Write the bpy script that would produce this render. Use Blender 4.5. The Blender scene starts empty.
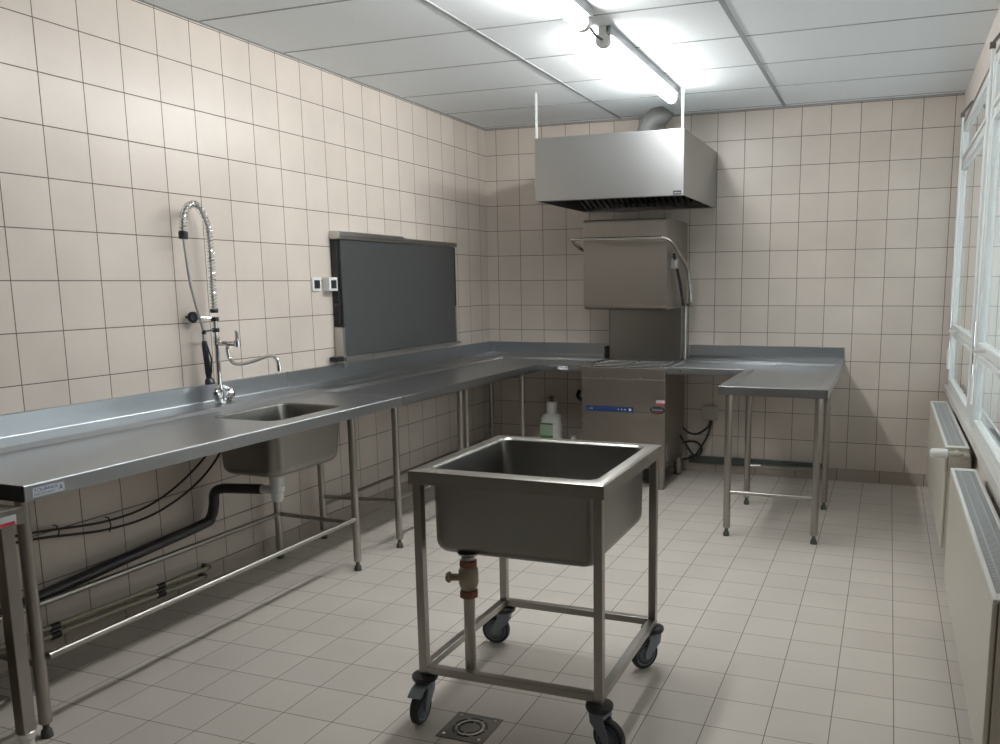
import bpy, bmesh, math, random
from mathutils import Vector, Matrix
PI = math.pi
random.seed(4)
SC = bpy.context.scene
C = SC.collection

# ------------------------------------------------------------------ camera
cd = bpy.data.cameras.new('camera'); cam = bpy.data.objects.new('camera', cd); C.objects.link(cam)
yaw, pitch, roll = 0.353603, -0.154884, -0.007041
fwd = Vector((-math.sin(yaw)*math.cos(pitch), math.cos(yaw)*math.cos(pitch), math.sin(pitch)))
rgt = Vector((math.cos(yaw), math.sin(yaw), 0)); upv = rgt.cross(fwd)
r2 = rgt*math.cos(roll) + upv*math.sin(roll); u2 = -rgt*math.sin(roll) + upv*math.cos(roll)
M = Matrix((r2, u2, -fwd)).transposed().to_4x4(); M.translation = Vector((3.13729, -6.45538, 1.46477))
cam.matrix_world = M
cd.sensor_fit = 'HORIZONTAL'; cd.sensor_width = 36.0; cd.lens = 36.0*847.96/1000
cd.shift_x = -0.07432; cd.shift_y = 0.04349; cd.clip_start = 0.02
SC.camera = cam

# ------------------------------------------------------------------ world, exposure
w = bpy.data.worlds.new('evening_sky'); SC.world = w; w.use_nodes = True
bg = w.node_tree.nodes['Background']; bg.inputs[0].default_value = (0.74, 0.80, 0.82, 1); bg.inputs[1].default_value = 2.6
SC.view_settings.view_transform = 'Standard'; SC.view_settings.look = 'None'
SC.view_settings.gamma = 1; SC.view_settings.use_curve_mapping = False
SC.view_settings.exposure = 0.09
TUBE_STRENGTH = 56.0

# ------------------------------------------------------------------ materials
def mat(name, col, rough=0.5, metal=0.0, spec=0.5, emit=None, es=0.0, trans=0.0, coat=0.0):
    m = bpy.data.materials.new(name); m.use_nodes = True
    b = m.node_tree.nodes['Principled BSDF']
    b.inputs['Base Color'].default_value = (*col, 1); b.inputs['Roughness'].default_value = rough
    b.inputs['Metallic'].default_value = metal; b.inputs['Specular IOR Level'].default_value = spec
    b.inputs['Transmission Weight'].default_value = trans; b.inputs['Coat Weight'].default_value = coat
    if emit: b.inputs['Emission Color'].default_value = (*emit, 1); b.inputs['Emission Strength'].default_value = es
    return m
def nd(m, t, **k):
    n = m.node_tree.nodes.new(t)
    for a, v in k.items(): setattr(n, a, v)
    return n
def noisy(m, col, amt=0.12, scale=(6, 6, 6), rough=None, ramt=0.1, bump=0.0):
    """object-space noise on colour and roughness"""
    nt = m.node_tree; b = nt.nodes['Principled BSDF']
    tc = nd(m, 'ShaderNodeTexCoord'); mp = nd(m, 'ShaderNodeMapping'); mp.inputs['Scale'].default_value = scale
    no = nd(m, 'ShaderNodeTexNoise'); no.inputs['Detail'].default_value = 4
    nt.links.new(tc.outputs['Object'], mp.inputs[0]); nt.links.new(mp.outputs[0], no.inputs['Vector'])
    mr = nd(m, 'ShaderNodeMix', data_type='RGBA')
    mr.inputs[6].default_value = (*[c*(1-amt) for c in col], 1); mr.inputs[7].default_value = (*[min(1, c*(1+amt)) for c in col], 1)
    nt.links.new(no.outputs[0], mr.inputs[0]); nt.links.new(mr.outputs[2], b.inputs['Base Color'])
    if rough is not None:
        r = nd(m, 'ShaderNodeMapRange'); r.inputs[3].default_value = rough-ramt; r.inputs[4].default_value = rough+ramt
        r.inputs[1].default_value = 0.3; r.inputs[2].default_value = 0.7
        nt.links.new(no.outputs[0], r.inputs[0]); nt.links.new(r.outputs[0], b.inputs['Roughness'])
    if bump:
        bp = nd(m, 'ShaderNodeBump'); bp.inputs['Strength'].default_value = bump; bp.inputs['Distance'].default_value = 0.001
        nt.links.new(no.outputs[0], bp.inputs['Height']); nt.links.new(bp.outputs[0], b.inputs['Normal'])
    return m
def tiles(name, ua, va, u0, v0, up, vp, c1, c2, grout, gw, rough, grough=0.8, mottling=0.06):
    """square tiles by world position; ua / va = axis index of the two directions"""
    m = mat(name, c1, rough); nt = m.node_tree; b = nt.nodes['Principled BSDF']
    g = nd(m, 'ShaderNodeNewGeometry'); s = nd(m, 'ShaderNodeSeparateXYZ'); nt.links.new(g.outputs['Position'], s.inputs[0])
    def ax(i, o, p):
        a = nd(m, 'ShaderNodeMath', operation='SUBTRACT'); a.inputs[1].default_value = o-40*p; nt.links.new(s.outputs[i], a.inputs[0])
        d = nd(m, 'ShaderNodeMath', operation='DIVIDE'); d.inputs[1].default_value = p/0.2; nt.links.new(a.outputs[0], d.inputs[0]); return d
    A = ax(ua, u0, up); B = ax(va, v0, vp)
    cb = nd(m, 'ShaderNodeCombineXYZ'); nt.links.new(A.outputs[0], cb.inputs[0]); nt.links.new(B.outputs[0], cb.inputs[1])
    # small wobble so that the joints are not ruler straight
    br = nd(m, 'ShaderNodeTexBrick'); br.offset = 0.0; br.squash = 1.0
    for k, v in (('Scale', 1.0), ('Mortar Size', gw), ('Mortar Smooth', 0.15), ('Bias', 0.0), ('Brick Width', 0.2), ('Row Height', 0.2)): br.inputs[k].default_value = v
    br.inputs['Color1'].default_value = (*c1, 1); br.inputs['Color2'].default_value = (*c2, 1); br.inputs['Mortar'].default_value = (*grout, 1)
    nt.links.new(cb.outputs[0], br.inputs['Vector'])
    no = nd(m, 'ShaderNodeTexNoise'); no.inputs['Scale'].default_value = 2.6; no.inputs['Detail'].default_value = 5
    nt.links.new(g.outputs['Position'], no.inputs['Vector'])
    mr = nd(m, 'ShaderNodeMapRange'); mr.inputs[1].default_value = 0.3; mr.inputs[2].default_value = 0.7; mr.inputs[3].default_value = 1-mottling; mr.inputs[4].default_value = 1+mottling
    nt.links.new(no.outputs[0], mr.inputs[0])
    mx = nd(m, 'ShaderNodeVectorMath', operation='SCALE'); nt.links.new(br.outputs['Color'], mx.inputs[0]); nt.links.new(mr.outputs[0], mx.inputs['Scale'])
    nt.links.new(mx.outputs[0], b.inputs['Base Color'])
    rr = nd(m, 'ShaderNodeMapRange'); rr.inputs[3].default_value = rough; rr.inputs[4].default_value = grough
    nt.links.new(br.outputs['Fac'], rr.inputs[0]); nt.links.new(rr.outputs[0], b.inputs['Roughness'])
    bp = nd(m, 'ShaderNodeBump', invert=True); bp.inputs['Strength'].default_value = 0.5; bp.inputs['Distance'].default_value = 0.002
    nt.links.new(br.outputs['Fac'], bp.inputs['Height']); nt.links.new(bp.outputs[0], b.inputs['Normal'])
    return m
W1, W2, WG = (0.62, 0.55, 0.49), (0.585, 0.515, 0.455), (0.13, 0.105, 0.085)
M_left = tiles('wall_tiles_left', 1, 2, 0.0675, 0.0887, .2, .2, W1, W2, WG, 0.0022, 0.32)
M_back = tiles('wall_tiles_back', 0, 2, 0.0958, 0.0887, .2, .2, W1, W2, WG, 0.0022, 0.32)
M_floor = tiles('floor_tiles', 0, 1, 0.0415, 0.172, .1985, .2, (0.63, 0.58, 0.525), (0.59, 0.54, 0.49), (0.20, 0.17, 0.15), 0.0018, 0.33, mottling=0.05)
M_skirt = tiles('skirting_tiles', 0, 1, 0.13, 0.1, .3, 5., (0.44, 0.38, 0.33), (0.41, 0.35, 0.30), WG, 0.0016, 0.4)
M_skirtL = tiles('skirting_tiles_left', 1, 0, 0.13, 0.1, .3, 5., (0.44, 0.38, 0.33), (0.41, 0.35, 0.30), WG, 0.0016, 0.4)
M_ceil = noisy(mat('ceiling_board', (0.86, 0.90, 0.92), 0.75), (0.86, 0.90, 0.92), 0.03, (8, 8, 8), bump=0.1)
M_tee = mat('ceiling_tee', (0.36, 0.37, 0.38), 0.8, spec=0.1)
M_dark = noisy(mat('unlit_end_wall', (0.16, 0.145, 0.13), 0.6), (0.16, 0.145, 0.13), 0.1)  # gloom of the unlit room end, put into the wall colour
M_plaster = noisy(mat('plaster', (0.60, 0.55, 0.51), 0.7), (0.60, 0.55, 0.51), 0.03)
M_steel = noisy(mat('brushed_steel', (0.35, 0.335, 0.31), 0.31, 1.0), (0.35, 0.335, 0.31), 0.015, (3, 3, 3), rough=0.315, ramt=0.012)
M_steelT = noisy(mat('worktop_steel', (0.43, 0.45, 0.47), 0.31, 1.0), (0.43, 0.45, 0.47), 0.012, (3, 3, 3), rough=0.31, ramt=0.01)
M_steelD = noisy(mat('satin_machine_steel', (0.33, 0.30, 0.27), 0.36, 1.0), (0.33, 0.30, 0.27), 0.015, (3, 3, 3), rough=0.36, ramt=0.02)
M_hood = noisy(mat('hood_steel', (0.45, 0.455, 0.455), 0.33, 1.0), (0.45, 0.455, 0.455), 0.012, (3, 3, 3), rough=0.33, ramt=0.02)
M_tube = noisy(mat('leg_steel', (0.38, 0.36, 0.335), 0.3, 1.0), (0.38, 0.36, 0.335), 0.02, (6, 6, 2), rough=0.32, ramt=0.015)
M_chrome2 = mat('polished_bar', (0.55, 0.53, 0.50), 0.2, 1.0)
M_chrome = mat('chrome', (0.75, 0.75, 0.75), 0.08, 1.0)
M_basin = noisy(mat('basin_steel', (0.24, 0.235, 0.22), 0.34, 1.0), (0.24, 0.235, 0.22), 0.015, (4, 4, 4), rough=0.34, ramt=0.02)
M_brass = noisy(mat('aged_brass', (0.36, 0.31, 0.24), 0.4, 1.0), (0.36, 0.31, 0.24), 0.3, (40, 40, 40), rough=0.45, ramt=0.1)
M_copper = noisy(mat('copper_union', (0.24, 0.14, 0.09), 0.5, 1.0), (0.24, 0.14, 0.09), 0.3, (40, 40, 40))
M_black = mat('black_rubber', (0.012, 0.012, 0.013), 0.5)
M_blackp = mat('black_plastic', (0.02, 0.022, 0.026), 0.35)
M_pipe = mat('dark_waste_pipe', (0.030, 0.028, 0.028), 0.38)
M_foot = mat('grey_foot_plastic', (0.07, 0.075, 0.07), 0.5)
M_fork = mat('blue_grey_fork', (0.24, 0.28, 0.32), 0.42)
M_tyre = mat('dark_grey_tyre', (0.035, 0.038, 0.042), 0.6)
M_hub = mat('wheel_hub', (0.17, 0.20, 0.235), 0.45)
M_white = mat('white_paint', (0.66, 0.68, 0.66), 0.35)
M_whitep = mat('white_plastic', (0.72, 0.72, 0.70), 0.35)
M_window = noisy(mat('window_paint', (0.74, 0.77, 0.76), 0.32), (0.74, 0.77, 0.76), 0.05, (10, 10, 3))
M_sill = noisy(mat('sill_paint', (0.62, 0.61, 0.58), 0.4), (0.62, 0.61, 0.58), 0.05)
M_rad = noisy(mat('radiator_enamel', (0.60, 0.57, 0.49), 0.35), (0.60, 0.57, 0.49), 0.03, (4, 4, 4))
M_radw = mat('radiator_top', (0.68, 0.68, 0.65), 0.35)
M_grille = mat('radiator_grille', (0.40, 0.42, 0.42), 0.45)
M_board = noisy(mat('dark_grey_panel', (0.055, 0.057, 0.058), 0.30), (0.055, 0.057, 0.058), 0.04, (0.8, 0.8, 0.8), rough=0.34, ramt=0.03)
M_alu = noisy(mat('aluminium', (0.50, 0.49, 0.47), 0.35, 1.0), (0.50, 0.49, 0.47), 0.06)
M_duct = mat('flexible_duct', (0.62, 0.62, 0.61), 0.42, 0.75)
M_glass = mat('window_glass', (0.93, 0.97, 0.97), 0.0, trans=1.0)
M_tubeE = mat('fluorescent_diffuser', (0.9, 0.9, 0.9), 0.4, emit=(0.98, 0.99, 0.975), es=TUBE_STRENGTH)
M_fix = mat('light_housing', (0.35, 0.36, 0.37), 0.4)
M_blue = mat('blue_display', (0.02, 0.045, 0.15), 0.25)
M_sblue = mat('sticker_blue', (0.03, 0.09, 0.30), 0.5)
M_swhite = mat('sticker_white', (0.62, 0.66, 0.70), 0.5)
M_red = mat('sticker_red', (0.55, 0.03, 0.06), 0.5)
M_green = mat('label_green', (0.05, 0.22, 0.06), 0.5)
M_lgreen = mat('label_pale_green', (0.36, 0.47, 0.34), 0.5)
M_ductg = mat('cable_trunking', (0.075, 0.09, 0.085), 0.5)
M_oldpipe = noisy(mat('painted_heating_pipe', (0.40, 0.38, 0.28), 0.4), (0.40, 0.38, 0.28), 0.35, (20, 8, 20))
M_cable = mat('brown_cable', (0.025, 0.016, 0.012), 0.5)
M_jbox = mat('junction_box_plastic', (0.45, 0.42, 0.36), 0.45)
M_drain = noisy(mat('drain_steel', (0.20, 0.19, 0.175), 0.35, 1.0), (0.20, 0.19, 0.175), 0.2, (20, 20, 20), rough=0.4, ramt=0.12)

# ------------------------------------------------------------------ mesh helpers
class MB:
    def __init__(s): s.b = bmesh.new()
    def box(s, x0, x1, y0, y1, z0, z1, bev=0.0):
        r = bmesh.ops.create_cube(s.b, size=1)
        vs = r['verts']
        for v in vs:
            v.co = Vector((x0 if v.co.x < 0 else x1, y0 if v.co.y < 0 else y1, z0 if v.co.z < 0 else z1))
        if bev:
            es = list({e for v in vs for e in v.link_edges})
            bmesh.ops.bevel(s.b, geom=es, offset=bev, segments=2, affect='EDGES', profile=0.5)
        return s
    def cyl(s, p, q, r, r2=None, n=20, caps=True):
        p, q = Vector(p), Vector(q); d = q-p
        rr = bmesh.ops.create_cone(s.b, cap_ends=caps, segments=n, radius1=r, radius2=r if r2 is None else r2, depth=d.length)
        mt = Matrix.Translation((p+q)/2) @ Vector((0, 0, 1)).rotation_difference(d).to_matrix().to_4x4()
        bmesh.ops.transform(s.b, matrix=mt, verts=rr['verts']); return s
    def tube(s, pts, r, n=10, caps=True):
        pts = [Vector(p) for p in pts]; rings = []
        up = Vector((0, 0, 1)); prev = None
        for i, p in enumerate(pts):
            t = (pts[min(i+1, len(pts)-1)]-pts[max(i-1, 0)]).normalized()
            if prev is None:
                a = t.cross(up)
                if a.length < 1e-3: a = t.cross(Vector((1, 0, 0)))
                a.normalize()
            else:
                a = prev - t*prev.dot(t)
                if a.length < 1e-6: a = t.cross(up)
                a.normalize()
            prev = a; b2 = t.cross(a)
            rad = r[i] if isinstance(r, (list, tuple)) else r
            rings.append([s.b.verts.new(p + a*math.cos(2*PI*k/n)*rad + b2*math.sin(2*PI*k/n)*rad) for k in range(n)])
        for A, B in zip(rings, rings[1:]):
            for k in range(n): s.b.faces.new((A[k], A[(k+1) % n], B[(k+1) % n], B[k]))
        if caps: s.b.faces.new(rings[0][::-1]); s.b.faces.new(rings[-1])
        return s
    def lathe(s, prof, o=(0, 0, 0), n=28, axis=None):
        o = Vector(o); rings = []
        R = Vector((0, 0, 1)).rotation_difference(Vector(axis)).to_matrix() if axis else Matrix.Identity(3)
        for r, z in prof:
            rings.append([s.b.verts.new(o + R @ Vector((max(r, 1e-5)*math.cos(2*PI*k/n), max(r, 1e-5)*math.sin(2*PI*k/n), z))) for k in range(n)])
        for A, B in zip(rings, rings[1:]):
            for k in range(n): s.b.faces.new((A[k], A[(k+1) % n], B[(k+1) % n], B[k]))
        s.b.faces.new(rings[0][::-1]); s.b.faces.new(rings[-1]); return s
    def loft(s, rings, cap0=False, cap1=True, mi=0):
        R = [[s.b.verts.new(p) for p in r] for r in rings]
        n = len(R[0])
        for A, B in zip(R, R[1:]):
            for k in range(n): s.b.faces.new((A[k], A[(k+1) % n], B[(k+1) % n], B[k]))
        if cap0: s.b.faces.new(R[0][::-1])
        if cap1: s.b.faces.new(R[-1])
        return s
    def prism(s, poly, axis, a, b):
        """poly = 2D points in the plane across 'axis' (x: (y,z), y: (x,z), z: (x,y))"""
        def P(u, v, t): return {'x': (t, u, v), 'y': (u, t, v), 'z': (u, v, t)}[axis]
        A = [s.b.verts.new(P(u, v, a)) for u, v in poly]; B = [s.b.verts.new(P(u, v, b)) for u, v in poly]
        n = len(poly)
        for k in range(n): s.b.faces.new((A[k], A[(k+1) % n], B[(k+1) % n], B[k]))
        s.b.faces.new(A[::-1]); s.b.faces.new(B); return s
    def build(s, name, m, parent=None, smooth=False, solid=0.0, bevel=0.0):
        bmesh.ops.recalc_face_normals(s.b, faces=s.b.faces[:])
        me = bpy.data.meshes.new(name); s.b.to_mesh(me); s.b.free()
        ms = m if isinstance(m, (list, tuple)) else [m]
        for x in ms: me.materials.append(x)
        if smooth:
            for p in me.polygons: p.use_smooth = True
            try: me.set_sharp_from_angle(angle=math.radians(35))
            except Exception: pass
        o = bpy.data.objects.new(name, me); C.objects.link(o)
        if parent is not None:
            o.parent = parent
            if parent.parent is None and parent.type == 'EMPTY':
                me.transform(Matrix.Translation(parent.location).inverted())
        if bevel:
            b = o.modifiers.new('bevel', 'BEVEL'); b.width = bevel; b.segments = 2; b.limit_method = 'ANGLE'
        if solid:
            sm = o.modifiers.new('solid', 'SOLIDIFY'); sm.thickness = solid; sm.offset = 0
        return o
def tag(o, label, cat, group=None):
    o['label'] = label; o['category'] = cat
    if group: o['group'] = group
    return o
def thing(name, label, cat, loc=(0, 0, 0), group=None):
    o = bpy.data.objects.new(name, None); C.objects.link(o); o.location = loc; o.empty_display_size = 0.1
    return tag(o, label, cat, group)
def struct(o): o['kind'] = 'structure'; return o
def plabel(o, t): o['label'] = t; return o
def sub(o, child):
    """child mesh, built in the same frame as its parent part"""
    child.parent = o; return child
def subbuild(mb, name, m, part, smooth=False, **k):
    """sub-part: parent is a mesh part whose mesh was shifted by the thing's location"""
    o = mb.build(name, m, None, smooth, **k)
    root = part.parent
    if root is not None: o.data.transform(Matrix.Translation(root.location).inverted())
    o.parent = part
    return o
def rrect(x0, x1, y0, y1, r, z, n=6):
    pts = []
    for cx, cy, a0 in ((x1-r, y1-r, 0), (x0+r, y1-r, PI/2), (x0+r, y0+r, PI), (x1-r, y0+r, 1.5*PI)):
        for k in range(n+1):
            a = a0 + PI/2*k/n; pts.append((cx+r*math.cos(a), cy+r*math.sin(a), z))
    return pts
def bez(pts, n=8):
    """Catmull-Rom through points"""
    P = [Vector(p) for p in pts]; P = [P[0]*2-P[1]] + P + [P[-1]*2-P[-2]]; out = []
    for i in range(1, len(P)-2):
        for k in range(n):
            t = k/n; a, b, c, d = P[i-1:i+3]
            out.append(0.5*((2*b)+(c-a)*t+(2*a-5*b+4*c-d)*t*t+(3*b-a-3*c+d)*t**3))
    out.append(P[-2]); return out
def text(s, name, m, parent, org, right, up, h, width=None, depth=0.0004, shear=0.0):
    """flat lettering as mesh; org = lower-left corner in the world"""
    cu = bpy.data.curves.new('t', 'FONT'); cu.body = s; cu.size = 1; cu.extrude = 0.0; cu.shear = shear
    to = bpy.data.objects.new('t', cu); C.objects.link(to)
    dg = bpy.context.evaluated_depsgraph_get(); dg.update()
    me = bpy.data.meshes.new_from_object(to.evaluated_get(dg)); bpy.data.objects.remove(to)
    xs = [v.co.x for v in me.vertices]; ys = [v.co.y for v in me.vertices]
    sx = (width/(max(xs)-min(xs))) if width else h/(max(ys)-min(ys)); sy = h/(max(ys)-min(ys))
    r, u = Vector(right).normalized(), Vector(up).normalized(); nn = r.cross(u)
    for v in me.vertices: v.co = Vector(org) + r*(v.co.x-min(xs))*sx + u*(v.co.y-min(ys))*sy + nn*depth
    me.materials.clear(); me.materials.append(m); me.name = name
    o = bpy.data.objects.new(name, me); C.objects.link(o)
    if parent.parent is None:
        me.transform(Matrix.Translation(parent.location).inverted())
    elif parent.parent is not None:
        me.transform(Matrix.Translation(parent.parent.location).inverted())
    o.parent = parent
    return o

# ------------------------------------------------------------------ the room
XR, YF, ZC = 3.56, -9.0, 2.70
struct(MB().box(-0.2, XR+0.2, YF-0.2, 0.2, -0.2, 0).build('floor', M_floor))
struct(MB().box(-0.2, 0, YF-0.2, 0.2, 0, ZC+0.15).build('wall_left', M_left))
struct(MB().box(0, XR+0.2, 0, 0.2, 0, ZC+0.15).build('wall_back', M_back))
struct(MB().box(0, XR+0.2, YF-0.2, YF, 0, ZC+0.15).build('wall_front', M_dark))
b = MB()
WZ0, WZ1 = 0.745, 2.50
b.box(XR, XR+0.2, YF, 0, 0, WZ0); b.box(XR, XR+0.2, YF, 0, WZ1, ZC+0.15)
b.box(XR, XR+0.2, -1.90, -1.66, WZ0, WZ1); b.box(XR, XR+0.2, YF, -3.55, WZ0, WZ1)
struct(b.build('wall_right', M_plaster))
# ceiling: boards in a tee grid 1.2 x 0.6
b = MB(); b.box(0, XR, YF, 0, ZC, ZC+0.1)
for f in b.b.faces: f.material_index = 0
nf = len(b.b.faces)
for x in (1.155, 2.375): b.box(x-0.012, x+0.012, YF, 0, ZC-0.003, ZC+0.01)
y = -0.075
while y > YF:
    b.box(0, XR, y-0.0055, y+0.0055, ZC-0.002, ZC+0.01); y -= 0.601
b.b.faces.ensure_lookup_table()
for f in b.b.faces[nf:]: f.material_index = 1
struct(b.build('ceiling', [M_ceil, M_tee]))
b = MB()
b.box(0, 0.018, YF, 0, ZC-0.004, ZC); struct(b.build('trim_1', M_tee))
b = MB(); b.box(0.018, XR, -0.022, 0, ZC-0.006, ZC); struct(b.build('trim_2', M_tee))
# window header box along the ceiling
struct(MB().box(XR-0.012, XR, YF, -0.0, WZ1+0.01, ZC).build('trim_3', M_plaster))
struct(MB().box(0, XR, -0.008, 0, 0, 0.0887).build('baseboard_back', M_skirt))
struct(MB().box(0, 0.008, YF, -0.008, 0, 0.0887).build('baseboard_left', M_skirtL))

# windows --------------------------------------------------------------
def window(n, y0, y1):
    x0, x1 = 3.554, 3.61
    r = struct(bpy.data.objects.new('window_%d' % n, None)); C.objects.link(r); r.location = (x1, (y0+y1)/2, WZ0)
    b = MB(); fw = 0.04
    b.box(x0, x1, y0, y0+fw, WZ0, WZ1, .004); b.box(x0, x1, y1-fw, y1, WZ0, WZ1, .004)
    for za, zb in ((WZ0, WZ0+.025), (1.120, 1.145), (2.215, 2.250), (WZ1-.04, WZ1)): b.box(x0, x1, y0+fw, y1-fw, za, zb, .004)
    b.build('frame', M_window, r)
    for za, zb in ((WZ0+.025, 1.120), (1.145, 2.215), (2.250, WZ1-.04)):
        s = MB(); sw = 0.045; sr = .024; a0, a1 = y0+fw+.003, y1-fw-.003; z0, z1 = za+.003, zb-.003; X0, X1 = x0-0.008, x1-0.012
        s.box(X0, X1, a0, a0+sw, z0, z1, .005); s.box(X0, X1, a1-sw, a1, z0, z1, .005)
        s.box(X0, X1, a0+sw, a1-sw, z0, z0+sr, .004); s.box(X0, X1, a0+sw, a1-sw, z1-sr, z1, .004)
        so = s.build('sash', M_window, r)
        subbuild(MB().box(x0+.010, x0+.016, a0+sw-.005, a1-sw+.005, z0+sr-.005, z1-sr+.005), 'pane', M_glass, so)
    return r
w1 = window(1, -1.66, -0.01); w2 = window(2, -3.55, -1.90)
# boxed post between the two windows
struct(MB().box(3.545, XR+.1, -1.905, -1.655, WZ0, WZ1, .004).build('trim_4', M_window))
struct(MB().box(3.528, XR+.1, -4.3, -0.0, 0.700, WZ0, .004).build('trim_5', M_sill))
def opener(w, y, ztop, zend, xr):
    """fanlight opener: hook at the top, long white rod, bare lower rod and white grip"""
    b = MB(); b.tube([(xr, y, ztop), (xr, y, zend+.36)], .0065, 8)
    rod = b.build('opener_rod', M_white, w, True)
    subbuild(MB().tube([(xr, y, zend+.36), (xr, y, zend+.12)], .0035, 8), 'thin_rod', M_chrome, rod, True)
    subbuild(MB().tube([(xr, y, zend+.125), (xr+.0, y, zend+.10), (xr, y, zend)], [.008, .011, .010], 10), 'grip', M_whitep, rod, True)
    subbuild(MB().box(xr-.006, 3.543, y-.007, y+.007, zend+.225, zend+.240, .002), 'bracket', M_whitep, rod)
    b = MB(); b.tube([(xr-.008, y, ztop-.004), (xr+.012, y, ztop+.025), (3.545, y, ztop+.075)], .008, 8)
    b.box(xr-.014, xr+.01, y-.012, y+.012, ztop-.014, ztop+.012, .002)
    subbuild(b, 'hook', M_drain, rod)
opener(w1, -0.76, 2.43, 0.925, 3.497); opener(w2, -2.36, 2.43, 0.925, 3.494)

# ------------------------------------------------------------------ radiators
def radiator(y0, y1, z0, z1, x0, label, valve_end):
    r = thing('radiator', label, 'radiator', (x0, (y0+y1)/2, z0), 'panel radiators under the windows')
    x1 = 3.525
    b = MB(); b.box(x0, x0+.014, y0+.006, y1-.006, z0, z1-.012, .004); b.build('front_panel', M_rad, r)
    b = MB(); b.box(x1-.012, x1, y0+.01, y1-.01, z0, z1-.02, .003); b.build('rear_panel', M_rad, r)
    b = MB(); b.box(x0+.016, x1-.002, y0, y0+.004, z0+.005, z1-.004, .001); b.build('side_panel', M_rad, r)
    b = MB(); b.box(x0+.016, x1-.002, y1-.004, y1, z0+.005, z1-.004, .001); b.build('side_panel', M_rad, r)
    b = MB(); f = .014
    b.box(x0, x0+f, y0, y1, z1-.012, z1, .003); b.box(x1-f, x1, y0, y1, z1-.012, z1, .003)
    b.box(x0+f, x1-f, y0, y0+.05, z1-.008, z1, .001); b.box(x0+f, x1-f, y1-.05, y1, z1-.008, z1, .001)
    b.build('top_frame', M_radw, r)
    b = MB(); n = int((y1-y0-.1)/.013)
    for k in range(n):
        y = y0+.05+(k+.5)*(y1-y0-.1)/n; b.box(x0+f, x1-f, y-.0042, y+.0042, z1-.012, z1-.004)
    for x in (x0+.035, x1-.035): b.box(x-.002, x+.002, y0+.05, y1-.05, z1-.010, z1-.0035)
    b.build('top_grille', M_grille, r)
    b = MB()   # corrugated convector between the panels
    m = int((y1-y0)/.03)
    for k in range(m):
        y = y0+.02+k*(y1-y0-.04)/m; b.box(x0+.014, x1-.012, y, y+.002, z0+.03, z1-.04)
    b.build('convector', M_rad, r)
    for y in (y0+.25, y1-.25): MB().box(x1, XR, y-.015, y+.015, z0+.05, z1-.06).build('wall_bracket', M_rad, r)
    if valve_end:
        zc = z1-.022; yc = y0-.055
        b = MB().cyl((x0+.05, y0, zc), (x0+.05, yc, zc), .012); b.tube(bez([(x0+.05, yc+.02, zc), (x0+.05, yc, zc), (x0+.085, yc, zc), (x0+.1, yc, zc-.03), (x0+.1, yc, zc-.1), (XR-.01, yc, zc-.12)]), .0085, 10)
        b.cyl((x0+.075, yc, zc-.01), (x0+.1, yc, zc-.01), .017); b.cyl((x0+.01, yc, zc), (x0+.055, yc, zc), .013)
        v = b.build('valve', M_jbox, r, True)
        b = MB().lathe([(.012, 0), (.021, .006), (.023, .02), (.023, .06), (.020, .078), (.012, .084)], (x0+.012, yc, zc), axis=(-1, 0, 0))
        subbuild(b, 'thermostat_head', M_whitep, v, True)
    else:
        b = MB().cyl((x0+.05, y0, z1-.08), (x0+.05, y0-.018, z1-.08), .010, n=6); b.cyl((x0+.05, y0-.018, z1-.08), (x0+.05, y0-.026, z1-.08), .006)
        b.build('vent_screw', M_copper, r)
    return r
radiator(-2.16, -0.50, 0.19, 0.688, 3.42, 'cream panel radiator in the far corner with white thermostat head', True)
radiator(-4.16, -2.52, 0.165, 0.664, 3.42, 'cream panel radiator nearest the camera, cut off by the photo edge', False)

# ------------------------------------------------------------------ ceiling lights
def lamp(y0, y1, label):
    x = 1.765; r = thing('fluorescent_light', label, 'ceiling light', (x, (y0+y1)/2, ZC), 'fluorescent lights in a line on the ceiling')
    h = MB().box(x+.018, x+.045, y0, y1, ZC-.042, ZC, .003).build('housing', M_fix, r)
    MB().tube([(x, y0+.02, ZC-.064), (x, y0+.03, ZC-.064), (x, y1-.03, ZC-.064), (x, y1-.02, ZC-.064)], [.026, .034, .034, .026], 20).build('diffuser_tube', M_tubeE, r, True)  # drawn wider than the bare tube, its bloom put into the shape
    for y, s in ((y0, 1), (y1, -1)):
        b = MB().lathe([(.020, 0), (.036, .006), (.038, .012), (.036, .045), (.030, .05)], (x, y-.004*s, ZC-.064), axis=(0, s, 0))
        b.box(x-.02, x+.03, min(y, y+.03*s), max(y, y+.03*s), ZC-.03, ZC)
        b.build('end_cap', M_whitep, r, True)
    return r
lamp(-2.31, -0.86, 'lit fluorescent tube light ending beside the extractor hood, seen at full length')
lamp(-4.00, -2.575, 'lit fluorescent tube light cut off by the top edge of the photo')
tag(MB().tube(bez([(1.765, -2.565, 2.636), (1.765, -2.50, 2.644), (1.765, -2.40, 2.632), (1.765, -2.31, 2.636)]), .006, 8).build('cable', M_foot, None, True),
    'short grey cable joining the two ceiling tube lights', 'cable')

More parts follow.
